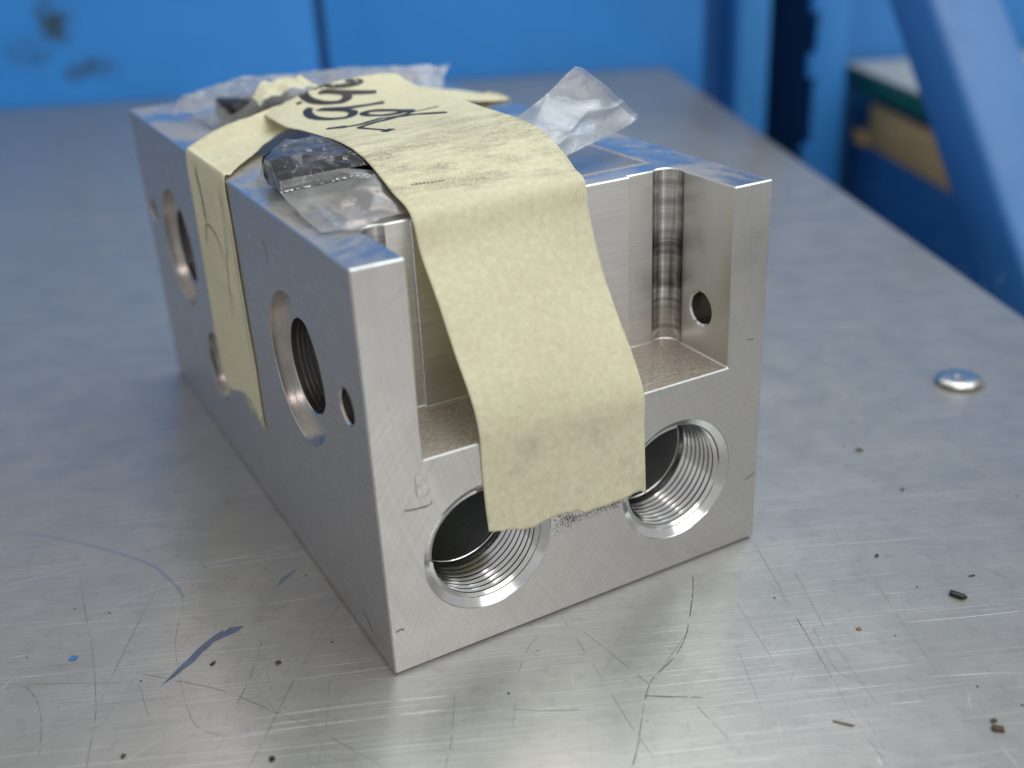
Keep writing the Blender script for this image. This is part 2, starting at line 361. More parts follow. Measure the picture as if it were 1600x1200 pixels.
fl = tbox('floor', (-2500, 2500), (-2500, 2500), (-830, -800), M_FLOOR); fl['kind'] = 'structure'

tb = tthing('work_table', 'scratched grey metal work table carrying the taped aluminium block', 'table')
TT = 3.0
tbox('table_top', (-1700, 0), (-1500, 0), (-TT, 0), M_TABLE, tb, .8)
tbox('table_rim', (-1699, -1.5), (-1499, -1.5), (-45, -TT-.1), plain('table_rim_metal', (.30, .29, .27), .4, .8, .4, 40, .1), tb)

pan = tthing('wall_panel', 'wide blue sheet metal panel with dark smudges left of the vertical seam', 'panel', 'blue sheet panels behind the table')
tbox('sheet', (-1500, -321), (5, 25), (-800, 560), M_BLUE, pan, 1.5)
pan2 = tthing('wall_panel', 'plain blue sheet metal panel between the vertical seam and the corner post', 'panel', 'blue sheet panels behind the table')
tbox('sheet', (-312.5, 37), (5, 25), (-800, 560), M_BLUE, pan2, 1.5)
seam = tbox('panel_seam', (-324, -309), (17, 40), (-800, 619), mat_blue('blue_seam_paint', (.012, .075, .22))); tag(seam, 'narrow dark blue upright seam between the two wall panels', 'seam strip')
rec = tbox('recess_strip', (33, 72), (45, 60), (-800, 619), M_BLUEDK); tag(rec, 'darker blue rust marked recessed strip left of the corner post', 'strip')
p1 = tthing('corner_post', 'bright blue square corner post left of the black gap', 'post')
tbox('shaft', (70, 100), (2, 42), (-800, 640), M_BLUE2, p1, 2)
p2 = tthing('hinge_post', 'blue post with two hinge knuckles right of the black gap', 'post')
tbox('shaft', (168, 201), (62, 70), (-800, 640), M_BLUE2, p2, 2)
for zc in (45, -18, -110):
    v, f = lathe([(-11, 0.1), (-11, 6), (11, 6), (11, .1)], lambda d, a, b: (165+a*1.1, 62+b, zc+d), 20)
    mesh_obj('hinge', v, f, M_BLUE2, None, (0, 0, 0), 40).parent = p2
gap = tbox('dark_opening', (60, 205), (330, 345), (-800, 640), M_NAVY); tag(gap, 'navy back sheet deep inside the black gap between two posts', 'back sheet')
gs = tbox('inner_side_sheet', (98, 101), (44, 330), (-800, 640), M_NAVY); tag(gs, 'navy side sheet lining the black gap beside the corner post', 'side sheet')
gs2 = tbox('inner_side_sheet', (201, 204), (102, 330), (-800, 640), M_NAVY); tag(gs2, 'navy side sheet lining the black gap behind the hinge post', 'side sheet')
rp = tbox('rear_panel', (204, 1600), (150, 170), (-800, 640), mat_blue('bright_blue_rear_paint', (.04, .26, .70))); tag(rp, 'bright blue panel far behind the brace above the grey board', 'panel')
jb = tbox('door_edge', (204.5, 226), (104, 149), (-800, -50), mat_blue('door_edge_paint', (.025, .14, .38))); tag(jb, 'blue door edge beside the hinge post under the green board', 'door edge')
cab = tbox('blue_cabinet', (229, 700), (-700, 100), (-800, -106), mat_blue('cabinet_paint', (.02, .15, .44)), None, 2); tag(cab, 'dark blue cabinet under the timber block', 'cabinet')
wb = tbox('timber_block', (232, 420), (-330, 68), (-105.5, -61), M_WOOD, None, 2.5); tag(wb, 'rough brown timber block lying on the dark blue cabinet', 'timber')
wb2 = tbox('timber_offcut', (226, 231), (66, 92), (-105.5, -92), M_WOOD, None, 1); tag(wb2, 'small brown timber offcut at the far end of the timber block', 'offcut')
gb = tthing('green_board', 'board with grey top and dark green edge above the timber block', 'board')
tbox('board_edge', (227, 640), (-420, 133), (-51, -32), M_GREEN, gb, 1)
tbox('board_top', (227, 640), (-420, 133), (-31.9, -29.5), M_GREYTOP, gb)
bl = tbox('board_support', (236, 640), (-400, 60), (-60.5, -51.5), mat_blue('bearer_paint', (.012, .05, .16))); tag(bl, 'navy bearer between the green board and the timber block', 'bearer')
# leaning brace: square tube in a plane parallel to the table's right edge
br = tthing('diagonal_brace', 'worn blue square tube leaning diagonally at the right of the table', 'brace')
def brace():
    ang = math.atan2(-112, -128)
    d = Vector((0, 128, 108)).normalized(); up = Vector((0, -d.z, d.y))
    top = Vector((70, -384, 93)); th = 46; wd = 45
    R = Matrix((Vector((1, 0, 0)), d, up)).transposed()
    c = top + Vector((wd/2, 0, 0)) - up*th/2 - d*120
    return box(tuple(c), (wd, 1100, th), R, 5)
v, f = brace(); mesh_obj('tube', v, f, M_BLUEBEAM, None, (0, 0, 0), 50).parent = br

# ------------------------------------------------------------------ aluminium block
W, H, L, XL, XR, ZF = 110.0, 102.8, 214.0, 12.3, 98.4, 55.5
blk = thing('manifold_block', 'machined aluminium manifold block with slotted top and threaded ports, bound with masking tape', 'metal block', (55, 107, 0))
def bool_cut(target, cutters):
    for k in cutters:
        md = target.modifiers.new('cut', 'BOOLEAN'); md.operation = 'DIFFERENCE'; md.solver = 'EXACT'; md.object = k
    dg = bpy.context.evaluated_depsgraph_get(); me = bpy.data.meshes.new_from_object(target.evaluated_get(dg))
    target.modifiers.clear(); old = target.data; target.data = me; bpy.data.meshes.remove(old)
    for k in cutters:
        km = k.data; bpy.data.objects.remove(k); bpy.data.meshes.remove(km)
def arc(cx, cy, r, a0, a1, n): return [(cx+r*math.cos(a0+(a1-a0)*i/n), cy+r*math.sin(a0+(a1-a0)*i/n)) for i in range(n+1)]
RC, RR_ = (94.9, 21.9), 4.0
def relief_arc(n):
    a0 = -math.acos(3.5/4.0); a1 = math.pi-math.acos(2.53/4.0); a1 = math.pi/2+math.acos(3.1/4.0)
    return arc(RC[0], RC[1], RR_, a0, a1, n)
ra = relief_arc(20); rl = [(W+.7-x, y) for x, y in ra]      # mirrored for the left corner
prof = [(XR, -6)] + ra + [(84.7, 25.0), (84.7, 23.8), (24.6, 23.8), (24.6, 25.0)] + rl[::-1] + [(XL, -6)]
def prism(poly, z0, z1):
    n = len(poly); V = [(x, y, z0) for x, y in poly]+[(x, y, z1) for x, y in poly]
    F = [list(range(n))[::-1], [n+i for i in range(n)]] + [[i, (i+1) % n, n+(i+1) % n, n+i] for i in range(n)]
    return V, F
bv, bf = box((W/2, L/2, H/2+.05), (W, L, H-.1))
body = mesh_obj('body', bv, bf, None, None, (0, 0, 0))
v, f = prism(prof, ZF, H+20)
bool_cut(body, [mesh_obj('cutter', v, f, None, None, (0, 0, 0))])
bm = bmesh.new(); bm.from_mesh(body.data)
bmesh.ops.remove_doubles(bm, verts=bm.verts, dist=1e-6); bmesh.ops.dissolve_limit(bm, angle_limit=.01, verts=bm.verts, edges=bm.edges)
es = [e for e in bm.edges if len(e.link_faces) == 2 and e.calc_face_angle(0) > math.radians(50)]
bmesh.ops.bevel(bm, geom=es, offset=.35*S, segments=1, affect='EDGES', profile=.5, clamp_overlap=True)
bmesh.ops.translate(bm, verts=bm.verts, vec=(0, 0, 0))
for v_ in bm.verts:                       # broken bottom edge: a slightly larger chamfer
    if .2*S < v_.co.z < .6*S: v_.co.z = .95*S
    elif v_.co.z < .2*S:
        if abs(v_.co.x) < 1*S: v_.co.x = .8*S
        if abs(v_.co.x-W*S) < 1*S: v_.co.x = (W-.8)*S
        if abs(v_.co.y) < 1*S: v_.co.y = .8*S
        if abs(v_.co.y-L*S) < 1*S: v_.co.y = (L-.8)*S
bm.to_mesh(body.data); bm.free()
frY = lambda cx, cz: (lambda d, a, b: (cx+a, d, cz+b))      # bore along +y from the front face
frX = lambda cy_, cz: (lambda d, a, b: (d, cy_+a, cz+b))    # bore along +x from the left face
frXn = lambda x0, cy_, cz: (lambda d, a, b: (x0+d, cy_+a, cz+b))
def plug(frame, d0, d1, r, seg=96):
    v, f = lathe([(d0, r), (d1, r)], frame, seg); f = f+[list(range(seg))[::-1], [seg+i for i in range(seg)]]
    return mesh_obj('cutter', v, f, None, None, (0, 0, 0))
PORTS = [(27.2, 27.5, 17.2), (82.8, 27.5, 17.2)]
FLANGES = [(46.7, 63.6, 20.0, 12.4, 2.6), (167.3, 63.6, 20.0, 12.4, 2.6), (138.2, 30.3, 11.6, 7.0, 2.4)]
DOWELS = [(0, 11.9, 67.4, 4.8), (0, 202.4, 68.4, 4.8)]
cut = [plug(frY(cx, cz), -3, 58, r) for cx, cz, r in PORTS]
cut += [plug(frX(a, b), -3, 42, r) for a, b, r, _, _ in FLANGES]
cut += [plug(frX(a, b), -3, 9 if a < 50 else 20, r, 48) for _, a, b, r in DOWELS]
cut += [plug(frXn(XR, 12.0, 68.0), -2, 9, 4.8, 48)]
for o in cut:
    bmm = bmesh.new(); bmm.from_mesh(o.data); bmesh.ops.recalc_face_normals(bmm, faces=bmm.faces); bmm.to_mesh(o.data); bmm.free()
bool_cut(body, cut)
me = body.data
for mm in (M_FRONT, M_SIDE, M_WALLMILL, M_TOP, M_DUST, M_LUG): me.materials.append(mm)
for p in me.polygons:
    n, c = p.normal, p.center/S; k = 0
    if n.z > .9: k = 4 if c.z < ZF+5 else 3
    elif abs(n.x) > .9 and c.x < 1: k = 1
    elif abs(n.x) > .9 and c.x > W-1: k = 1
    elif c.y > 8 and c.y < 30 and c.z > ZF and XL-2 < c.x < XR+2: k = 2
    if k == 2 and abs(n.x) > .9 and c.x > 90: k = 5
    p.material_index = k
me.polygons.foreach_set('use_smooth', [True]*len(me.polygons)); me.set_sharp_from_angle(angle=math.radians(28))
me.transform(Matrix.Translation(-Vector((55, 107, 0))*S)); body.location = (0, 0, 0); body.parent = blk

# threaded ports: cone, then a real helical thread, then the dark bore
def threaded(cx, cz, R):
    pitch, r0, dep, y0, turns, seg = 1.84, 14.2, .95, 1.9, 9, 120
    TP = [(0, .80), (.50, 0), (.76, 0), (.82, 1), (.92, 1)]           # flank towards the mouth, flat crest, undercut, root
    y1 = y0+(turns-.4)*pitch
    def put(V, k, d, r): t = 2*math.pi*k/seg; V.append((cx+r*math.cos(t), d, cz+r*math.sin(t)))
    V, F, MI = [], [], []
    rows = [(0.02, R-.03), (0.2, R-.12), (y0-.3, r0+1.0), (y0, r0+.95)]
    for d, r in rows:
        for k in range(seg+1): put(V, k, d, r)
    nr = len(rows)
    for n in range(-1, turns):
        for p, tr in TP:
            for k in range(seg+1):
                d = y0+(n+p+k/seg)*pitch; e = max(0, min(1, (y1-d)/pitch*.9))
                put(V, k, max(y0+.02, min(y1, d)), r0+dep*(tr if d > y0 else 1.0)*e); 
            nr += 1
    for k in range(seg+1): put(V, k, y1+.4, r0+.05)
    nr += 1
    for i in range(nr-1):
        for k in range(seg):
            q = i*(seg+1)+k; F.append([q, q+1, q+seg+2, q+seg+1])
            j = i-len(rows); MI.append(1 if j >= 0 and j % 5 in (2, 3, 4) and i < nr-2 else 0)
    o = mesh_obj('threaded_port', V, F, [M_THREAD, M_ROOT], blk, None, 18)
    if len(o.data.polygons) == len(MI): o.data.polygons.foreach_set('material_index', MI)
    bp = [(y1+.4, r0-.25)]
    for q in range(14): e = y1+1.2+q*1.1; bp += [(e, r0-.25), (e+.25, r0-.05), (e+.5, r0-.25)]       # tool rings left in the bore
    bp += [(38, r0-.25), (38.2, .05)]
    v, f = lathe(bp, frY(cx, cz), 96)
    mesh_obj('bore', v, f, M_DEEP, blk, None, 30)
    v, f = lathe([(y1+.38, r0+.1), (y1+.6, r0-.2), (y1+1.1, r0-.24)], frY(cx, cz), 96)
    mesh_obj('thread_runout', v, f, M_THREAD, blk, None, 30)
for cx, cz, r in PORTS: threaded(cx, cz, r)
def flange(cy_, cz, R, r, d):
    v, f = lathe([(d+.31, r-.02)] + [q for e in range(1, 12) for q in ((d+.3+e*1.3, r-.02), (d+.5+e*1.3, r+.03), (d+.7+e*1.3, r-.02))] + [(21, r-.02), (21.2, .05)], frX(cy_, cz), 96, flip=True); mesh_obj('bore', v, f, M_BORE2, blk, None, 30)
    v, f = lathe([(.02, R-.03), (.25, R-.22), (d-.1, R-.22), (d, R-.35), (d+.02, r+.35), (d+.3, r)], frX(cy_, cz), 96, flip=True)
    mesh_obj('counterbored_port', v, f, M_BORE, blk, None, 30)
for q in FLANGES: flange(*q)
for x0, a, b, r in DOWELS:
    v, f = lathe([(.02, r-.03), (.6, r-.5), (8.5 if a < 50 else 18, r-.5), (8.6 if a < 50 else 18.1, .05)], frX(a, b), 48, flip=True)
    mesh_obj('dowel_hole', v, f, M_BORE, blk, None, 30)
v, f = lathe([(.02, 4.77), (.55, 4.2), (.8, 4.2)], frXn(XR, 12.0, 68.0), 48, flip=True)
o = mesh_obj('dowel_hole', v, f, M_THREAD, blk, None, 30)
v, f = lathe([(.8, 4.2), (8.5, 4.2), (8.6, .05)], frXn(XR, 12.0, 68.0), 48, flip=True)
mesh_obj('bore', v, f, M_BORE2, blk, None, 30)
# relief grooves in the slot's two inner corners
for poly in (ra, rl):
    cxm = RC[0] if poly is ra else W+.7-RC[0]
    pp = [(cxm+(x-cxm)*.985, RC[1]+(y-RC[1])*.985) for x, y in poly]; n = len(pp)
    V = []
    for z in [ZF+.1+(H-.5-ZF)*k/30 for k in range(31)]:
        V += [(x, y, z) for x, y in pp]
    F = [[k*n+i, k*n+i+1, (k+1)*n+i+1, (k+1)*n+i] for k in range(30) for i in range(n-1)]
    mesh_obj('relief_groove', V, F, M_RELIEF, blk, None, 60)
v, f = box((24.45, 23.82, (ZF+H)/2), (.5, .5, H-ZF-.5), None, .15); mesh_obj('step_highlight', v, f, plain('painted_edge_highlight', (.93, .93, .92), .35, .85, .25, 700, .4), blk, None, 40)  # added bright strip, paints the highlight down the step edge
# stamped mark
M_DENT = plain('struck_shadowed_metal', (.30, .295, .28), .4, .8, .1, 300, 0)  # darker offset ribbon paints the shadow side of the letter strokes
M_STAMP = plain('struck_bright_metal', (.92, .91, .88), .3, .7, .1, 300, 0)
front = lambda x, z: (x, -.03, z)
for pts in ([(9.8, 52.4), (10.8, 52.8), (12.0, 52.3), (12.45, 51.2), (12.2, 50.2), (11.6, 49.8)],
            [(9.7, 49.4), (10.7, 49.8), (11.8, 49.6), (12.5, 48.4), (12.4, 47.3), (11.6, 46.6), (10.6, 46.4), (9.7, 46.6)],
            [(9.75, 52.4), (9.65, 49.4), (9.7, 46.6)]):
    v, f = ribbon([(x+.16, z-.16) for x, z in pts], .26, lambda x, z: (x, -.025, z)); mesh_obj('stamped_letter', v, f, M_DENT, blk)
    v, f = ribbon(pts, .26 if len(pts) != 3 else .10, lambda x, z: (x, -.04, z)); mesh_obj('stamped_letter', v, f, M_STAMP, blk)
v, f = ribbon([(6.3, 44.3), (8.4, 43.9), (10.6, 43.7), (13.2, 43.75)], .42, front); mesh_obj('stamped_digit', v, f, M_SCR_D, blk)
v, f = ribbon([(6.3, 44.05), (8.4, 43.6), (10.6, 43.4), (12.6, 43.3)], .22, front); mesh_obj('stamped_digit', v, f, M_SCR_W, blk)
v, f = ribbon([(13.2, 43.7), (13.3, 44.6)], .35, front); mesh_obj('stamped_digit', v, f, M_SCR_D, blk)
for pts in ([(28, 4.2), (33, 4.25), (38, 4.2)], [(36.0, 10.5), (37.3, 9.6), (38, 8.2)], [(66, 3.5), (80, 3.6), (92, 3.5)], [(24, 22.3), (34, 22.6), (44, 22.4)]):
    v, f = ribbon(pts, .22, lambda x, y: (x, y, ZF+.05)); mesh_obj('tool_mark', v, f, M_STAMP, blk)
# black adhesive specks where the tape end was torn
V, F = [], []
for k in range(420):
    if k < 190: x = random.gauss(48.6, 1.6); z = random.gauss(26.9, 1.3)
    else: x = random.uniform(50, 66); z = 27.2-abs(random.gauss(0, .95))
    if x < 44.9 or x > 65.5: continue
    r = random.uniform(.05, .19); n = len(V); a = random.random()*6
    V += [(x+r*random.uniform(.6, 1.4)*math.cos(a+t), -.03, z+r*math.sin(a+t)) for t in (0, 1.6, 3.1, 4.7)]; F.append([n, n+1, n+2, n+3])
o = mesh_obj('adhesive_specks', V, F, M_CHIPDARK, blk); o['kind'] = 'stuff'
# nicks and rubbed smudges on the front and side
for pts, wd, mt, pl in (([(1.2, 12.5), (2.6, 12.9), (3.4, 12.4)], .5, M_SCR_D, front), 
                        ([(106, 20), (109.6, 21.4)], .35, M_SCR_D, front), ([(104, 62), (106.5, 61.6)], .3, M_SCR_D, front),
                        ([(61, 93.5), (59.6, 91), (59, 88)], .5, M_SCR_D, lambda y, z: (-.03, y, z)), ([(18, 8), (13, 4.5)], .6, M_SCR_D, lambda y, z: (-.03, y, z))):
    v, f = ribbon(pts, wd, pl); mesh_obj('nick', v, f, mt, blk)

# ------------------------------------------------------------------ long masking tape
TL = [(24.5,130,110.2),(24.2,118,110.2),(24,105,110.6),(24,92,111.8),(24,78,112.9),(24,64,113.6),(24,51.6,113),(24,42,110.9),(24,32.6,107.6),(24.2,23.4,104.4),(24.4,19.6,95.5),(24.7,13.2,86.3),(25.2,7.2,75.5),(25.9,1.6,65.4),(26.3,-.35,58),(26.4,-.3,49),(26.7,-.3,38.8),(27.2,-.3,30.5)]
TR = [(69,130,117.2),(70,119,115.0),(70.8,107,114.3),(71,92,114.4),(71,72,114.3),(71,54,114.3),(71,43.2,112.9),(71,34.4,110.0),(71,28.6,106.6),(71,23.5,104.0),(71.2,22.0,96),(71.6,17.4,83.5),(71.8,11.8,74.3),(71.8,5.2,65.6),(71.9,-.35,56),(72.1,-.3,47),(72.4,-.3,37),(72.7,-.3,27.4)]
CRN = [3.2,1.5,.4,0,0,0,0,0,0,0,.6,1.2,1.4,.8,0,0,0,0]
def tape(u, s):
    i = min(int(s), len(TL)-2); t = s-i
    a = cr(TL, i, t); b = cr(TR, i, t); c = cr(CRN, i, t)[0]*4*u*(1-u); k = min(1, max(0, (s-8.5)/2))
    return (a[0]+(b[0]-a[0])*u, a[1]+(b[1]-a[1])*u-c*k*.8, a[2]+(b[2]-a[2])*u+c*(1-k*.5))
TORN = [(27.2,31.3),(30.1,30.6),(33.5,29.7),(37.0,28.6),(40.6,28.6),(45.2,29.6),(48.0,29.3),(52.7,28.6),(53.9,27.5),(58.3,27.3),(64.2,27.6),(68.1,27.8),(71.1,28.4),(72.7,26.9)]
def torn(x):
    for (a, b), (c, d) in zip(TORN, TORN[1:]):
        if x <= c: return b+(d-b)*max(0, x-a)/(c-a)
    return TORN[-1][1]
lt = thing('masking_tape', 'long cream masking tape strip with black handwriting, hanging over the front slot', 'tape', (48, 60, 110))
NU, NV = 61, 150
jit = [random.gauss(0, .16) for _ in range(NU)]; jit0 = [random.gauss(0, .5) for _ in range(NU)]
def tape_pt(u, w_):
    s = w_*17; x, y, z = tape(u, s); i = round(u*(NU-1))
    if s > 15.5:
        zt = torn(x)+jit[i]; f = (s-15.5)/1.5; z = z+(zt-tape(u, 17)[2])*f
    if s < .6: y += jit0[i]*(1-s/.6)
    wr = noise.noise(Vector((x*.09, y*.09, z*.09)))*.28 + noise.noise(Vector((x*.3, y*.3, z*.3)))*.10
    if 0 < s < 8.2: z += wr*min(1, (8.6-s))
    elif 8.5 <= s < 13.5: y -= abs(wr)*.8
    return (x, y, z)
V, F = grid(NU, NV, tape_pt)
uvs = [(i/(NU-1), j/(NV-1)) for i in range(NU) for j in range(NV)]
strip = mesh_obj('tape_strip', V, F, M_TAPE, lt, None, 180, uvs)
sd = strip.modifiers.new('thickness', 'SOLIDIFY'); sd.thickness = .00011; sd.offset = 1
INK = [(1.15, [(.37,.0),(.443,.098),(.515,.339),(.608,.43),(.665,.40),(.681,.316),(.655,.225),(.60,.14)]),
 (1.25, [(.322,.118),(.294,.08),(.285,.222),(.294,.618),(.346,.949),(.421,1.166),(.484,1.097),(.516,.918),(.511,.732),(.447,.509),(.385,.36)]),
 (1.2, [(.385,.33),(.495,.636),(.574,.815),(.645,.96),(.708,1.069)]),
 (.7, [(.22,.451),(.219,.584)]),
 (1.15, [(.252,1.02),(.222,1.067),(.195,1.333),(.191,1.733),(.23,2.178),(.285,2.448),(.346,2.505),(.399,2.272),(.405,1.996),(.368,1.712),(.28,1.307),(.378,1.619),(.49,1.797),(.644,1.997)]),
 (1.0, [(.672,3.222),(.64,3.034),(.556,2.664),(.491,2.502),(.435,2.542),(.433,2.828),(.486,3.055),(.557,3.138),(.624,3.133),(.672,3.222)]),
 (.55, [(.664,3.25),(.581,3.394),(.494,3.383),(.443,3.346),(.364,3.454),(.267,3.593),(.195,3.555),(.105,3.331)]),
 (1.1, [(.2,3.56),(.15,3.45),(.108,3.34)]),
 (.6, [(.228,3.894),(.314,3.703),(.411,3.563),(.519,3.479),(.627,3.553),(.702,3.674),(.78,3.776)]),
 (.6, [(.228,3.894),(.268,4.166),(.32,4.493)]), (1.5, [(.308,4.43),(.322,4.51),(.330,4.565)]),
 (.25, [(.608,3.336),(.709,3.322),(.82,3.269)])]
def on_tape(u, s):
    p = Vector(tape_pt_s(u, s)); return tuple(p+Vector((0, -.02, .09)))
def tape_pt_s(u, s):
    x, y, z = tape(max(0, min(1, u)), max(0, s))
    return (x, y, z + noise.noise(Vector((x*.09, y*.09, z*.09)))*.28 + noise.noise(Vector((x*.3, y*.3, z*.3)))*.10)
def ink_ribbon(pts, wid):
    # (u, s) scaled to about millimetres so stroke width is even, then laid on the tape
    P = [(u*47.0, s*12.5) for u, s in pts]
    return ribbon(P, wid*1.25, lambda a, b: on_tape(a/47.0, b/12.5), False, 8)
for wd, pts in INK:
    v, f = ink_ribbon(pts, wd*2.0); mesh_obj('pen_stroke', v, f, M_INK, lt, None, 180)

for k in range(9):
    u0 = .115+.021*k; v, f = ink_ribbon([(u0, 7.86-.008*k), (u0+.013, 7.85-.008*k+random.uniform(-.03, .03))], random.uniform(.2, .5)); mesh_obj('ink_fleck', v, f, M_CREASE0, lt, None, 180)

# ------------------------------------------------------------------ second tape, over the left side and the top
st = thing('masking_tape', 'shorter cream masking tape strip creased down the left side face of the block', 'tape', (0, 108, 103))
SB = [(-.4,101.9,30.3),(-.4,106,33.6),(-.4,123.9,27.9),(-.4,130.2,30.5),(-.4,133.0,43),(-.4,132.4,57.5),(-.4,131.8,70),(-.4,131,90.6),(-.3,130.2,102.4),(2.0,130,104.6),(7.9,130,107.2),(16.1,130,109.6),(24,131,110.9),(40,140,112.0),(60,148,112.0),(74,152,111.0),(92,151,107),(108,148,103.5),(110.4,148,102.6),(110.5,148,84)]
SM = [(-.4,95,30),(-.4,100,34),(-.4,108,36),(-.4,110,42),(-.4,111,50),(-.4,112,60),(-.5,112,72),(-.4,114,90),(-.3,120.2,103.1),(2.0,121.6,103.5),(7.9,121.5,104.1),(16.1,122.5,105.0),(26,125,106.4),(40,132,110.2),(60,138,111.4),(74,140,111.4),(92,141,107),(108,140,103.5),(110.4,140,102.6),(110.5,140,84)]
SF = [(-.4,87.6,29),(-.4,88,33),(-.4,88,38),(-.4,87.4,46),(-.4,87.4,53),(-.4,88.2,62),(-.4,88.3,72),(-.4,88.6,90),(-.3,89,103.0),(2.5,91.5,103.5),(8,99,104.2),(16.5,109,105.8),(26,118,107.0),(40,124,109.5),(60,126,110.8),(74,128,111),(92,131,105.5),(108,132,103.4),(110.4,132,102.6),(110.5,132,84)]
def side_pt(u, w_):
    s = w_*(len(SB)-1); i = min(int(s), len(SB)-2); t = s-i
    a, b, c = cr(SB, i, t), cr(SM, i, t), cr(SF, i, t)
    if u < .5: q = [a[k]+(b[k]-a[k])*u*2 for k in range(3)]
    else: q = [b[k]+(c[k]-b[k])*(u*2-1) for k in range(3)]
    x, y, z = q
    if s < .9 and u > .05: z += random.gauss(0, .35)
    if s > 8.2:
        z += (noise.noise(Vector((x*.11, y*.11, 3.1)))*.55+noise.noise(Vector((x*.35, y*.35, 8.1)))*.2)*min(1, (s-8.2))
    elif s < 7.6:
        x -= .22*max(0, noise.noise(Vector((y*.28, z*.05, 1.7))))
        # raised fold of the doubled middle
        if .28 < u < .8 and s > 5.6: x -= .28
    return (x, y, z)
V, F = grid(49, 190, side_pt); uvs = [(.1+.3*(i/48), .03+.12*(j/189)) for i in range(49) for j in range(190)]
o = mesh_obj('tape_strip', V, F, M_TAPE, st, None, 180, uvs); sd = o.modifiers.new('thickness', 'SOLIDIFY'); sd.thickness = .00011; sd.offset = -1
M_CREASE = plain('dark_tape_crease', (.13, .115, .08), .7, 0, .5, 500, 0)  # dark colour for the fold and overlap lines
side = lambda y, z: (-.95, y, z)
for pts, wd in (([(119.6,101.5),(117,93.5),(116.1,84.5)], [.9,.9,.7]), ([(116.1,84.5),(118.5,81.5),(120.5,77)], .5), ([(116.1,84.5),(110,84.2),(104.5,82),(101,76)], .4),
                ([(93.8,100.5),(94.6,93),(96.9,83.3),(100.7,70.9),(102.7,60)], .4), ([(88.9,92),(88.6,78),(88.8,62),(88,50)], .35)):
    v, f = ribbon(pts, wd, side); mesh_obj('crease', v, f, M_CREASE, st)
# crumpled torn scrap behind the long strip
sc_ = thing('masking_tape', 'crumpled torn scrap of cream tape on the plastic at the back', 'tape', (38, 140, 114))
def scrap(u, v_):
    x = 27+20*u; y = 141+8*v_+1.2*math.sin(u*5); z = 113.4+1.6*noise.noise(Vector((u*4, v_*3, .3)))+.7*noise.noise(Vector((u*13, v_*9, 1.3)))+2.0*v_+2.0*u-2.5*(1-min(1, 5*min(u, 1-u)))
    return (x, y, z)
V, F = grid(26, 14, scrap); o = mesh_obj('tape_scrap', V, F, M_TAPE, sc_, None, 180, [(.5, .1)]*364)

# ------------------------------------------------------------------ plastic bags and the dark parts in them
bag = thing('plastic_bag', 'clear plastic bag folded under the long tape near the front slot', 'plastic bag', (40, 50, 104))
# pouch: sections from back to front, each from the left end to the right under the tape
PS = [  # (y_left,z_left,x_left),(y_mid,z_mid,x=14),(y_right,z_right,x=78)
 [(9,84,103.6),(16,88,104.0),(24,90,104.5),(50,90,108),(74,84,104)],
 [(7,79,105.0),(15,83,108.5),(24,85,110.4),(50,86,112.2),(75,80,107)],
 [(6,73,109.0),(13,77,112.6),(24,78,112.3),(50,78,113.0),(76,74,109)],
 [(5.2,66,111.6),(12,70,113.9),(24,67,113.1),(50,66,113.4),(77,66,109.5)],
 [(4.6,60,111.6),(11,61,113.2),(24,56,113.0),(50,54,113.4),(77,56,109.5)],
 [(4.0,55.5,110.2),(11,53.5,111.0),(24,49,112.2),(50,47,112.6),(77,48,108.6)],
 [(3.8,53,109.1),(11,50.5,110.1),(24,46,111.3),(50,44,111.4),(76,44,107.6)]]
def pouch(u, v_):
    s = v_*(len(PS)-1); i = min(int(s), len(PS)-2); t = s-i
    rows = [spline(PS[max(0, min(len(PS)-1, i+k))], u*4) for k in (-1, 0, 1, 2)]
    q = Vector([.5*(2*rows[1][j]+(rows[2][j]-rows[0][j])*t+(2*rows[0][j]-5*rows[1][j]+4*rows[2][j]-rows[3][j])*t*t+(3*rows[1][j]-rows[0][j]-3*rows[2][j]+rows[3][j])*t**3) for j in range(3)])
    k = noise.noise(Vector((q.x*.16, q.y*.16, 2)))*.9 + abs(noise.noise(Vector((q.x*.3+5, q.y*.22, 6))))*-.9
    edge = min(1, 4*min(v_, 1-v_)+.0); under = 1 if q.x < 23 else .2
    q.z += (k + .7*crease(q.x*.16+q.y*.08, q.y*.16, 5))*edge*under - 1.3*max(0, min(1, (q.x-24.5)/3)); return tuple(q)
V, F = grid(130, 90, pouch); o = mesh_obj('pouch', V, F, M_FILM, bag, None, 180)
# left end wall of the pouch, pinched down on to the block
V, F = grid(20, 30, lambda u, v_: tuple(Vector(pouch(0, v_)).lerp(Vector((5.5+2*math.sin(v_*3), 84-32*v_, 103.15)), u)+Vector((-1.2*math.sin(u*math.pi)*(.5+noise.noise(Vector((v_*6, u*2, 1)))), 0, 0))))
mesh_obj('pouch_end', V, F, M_FILM, bag, None, 180)
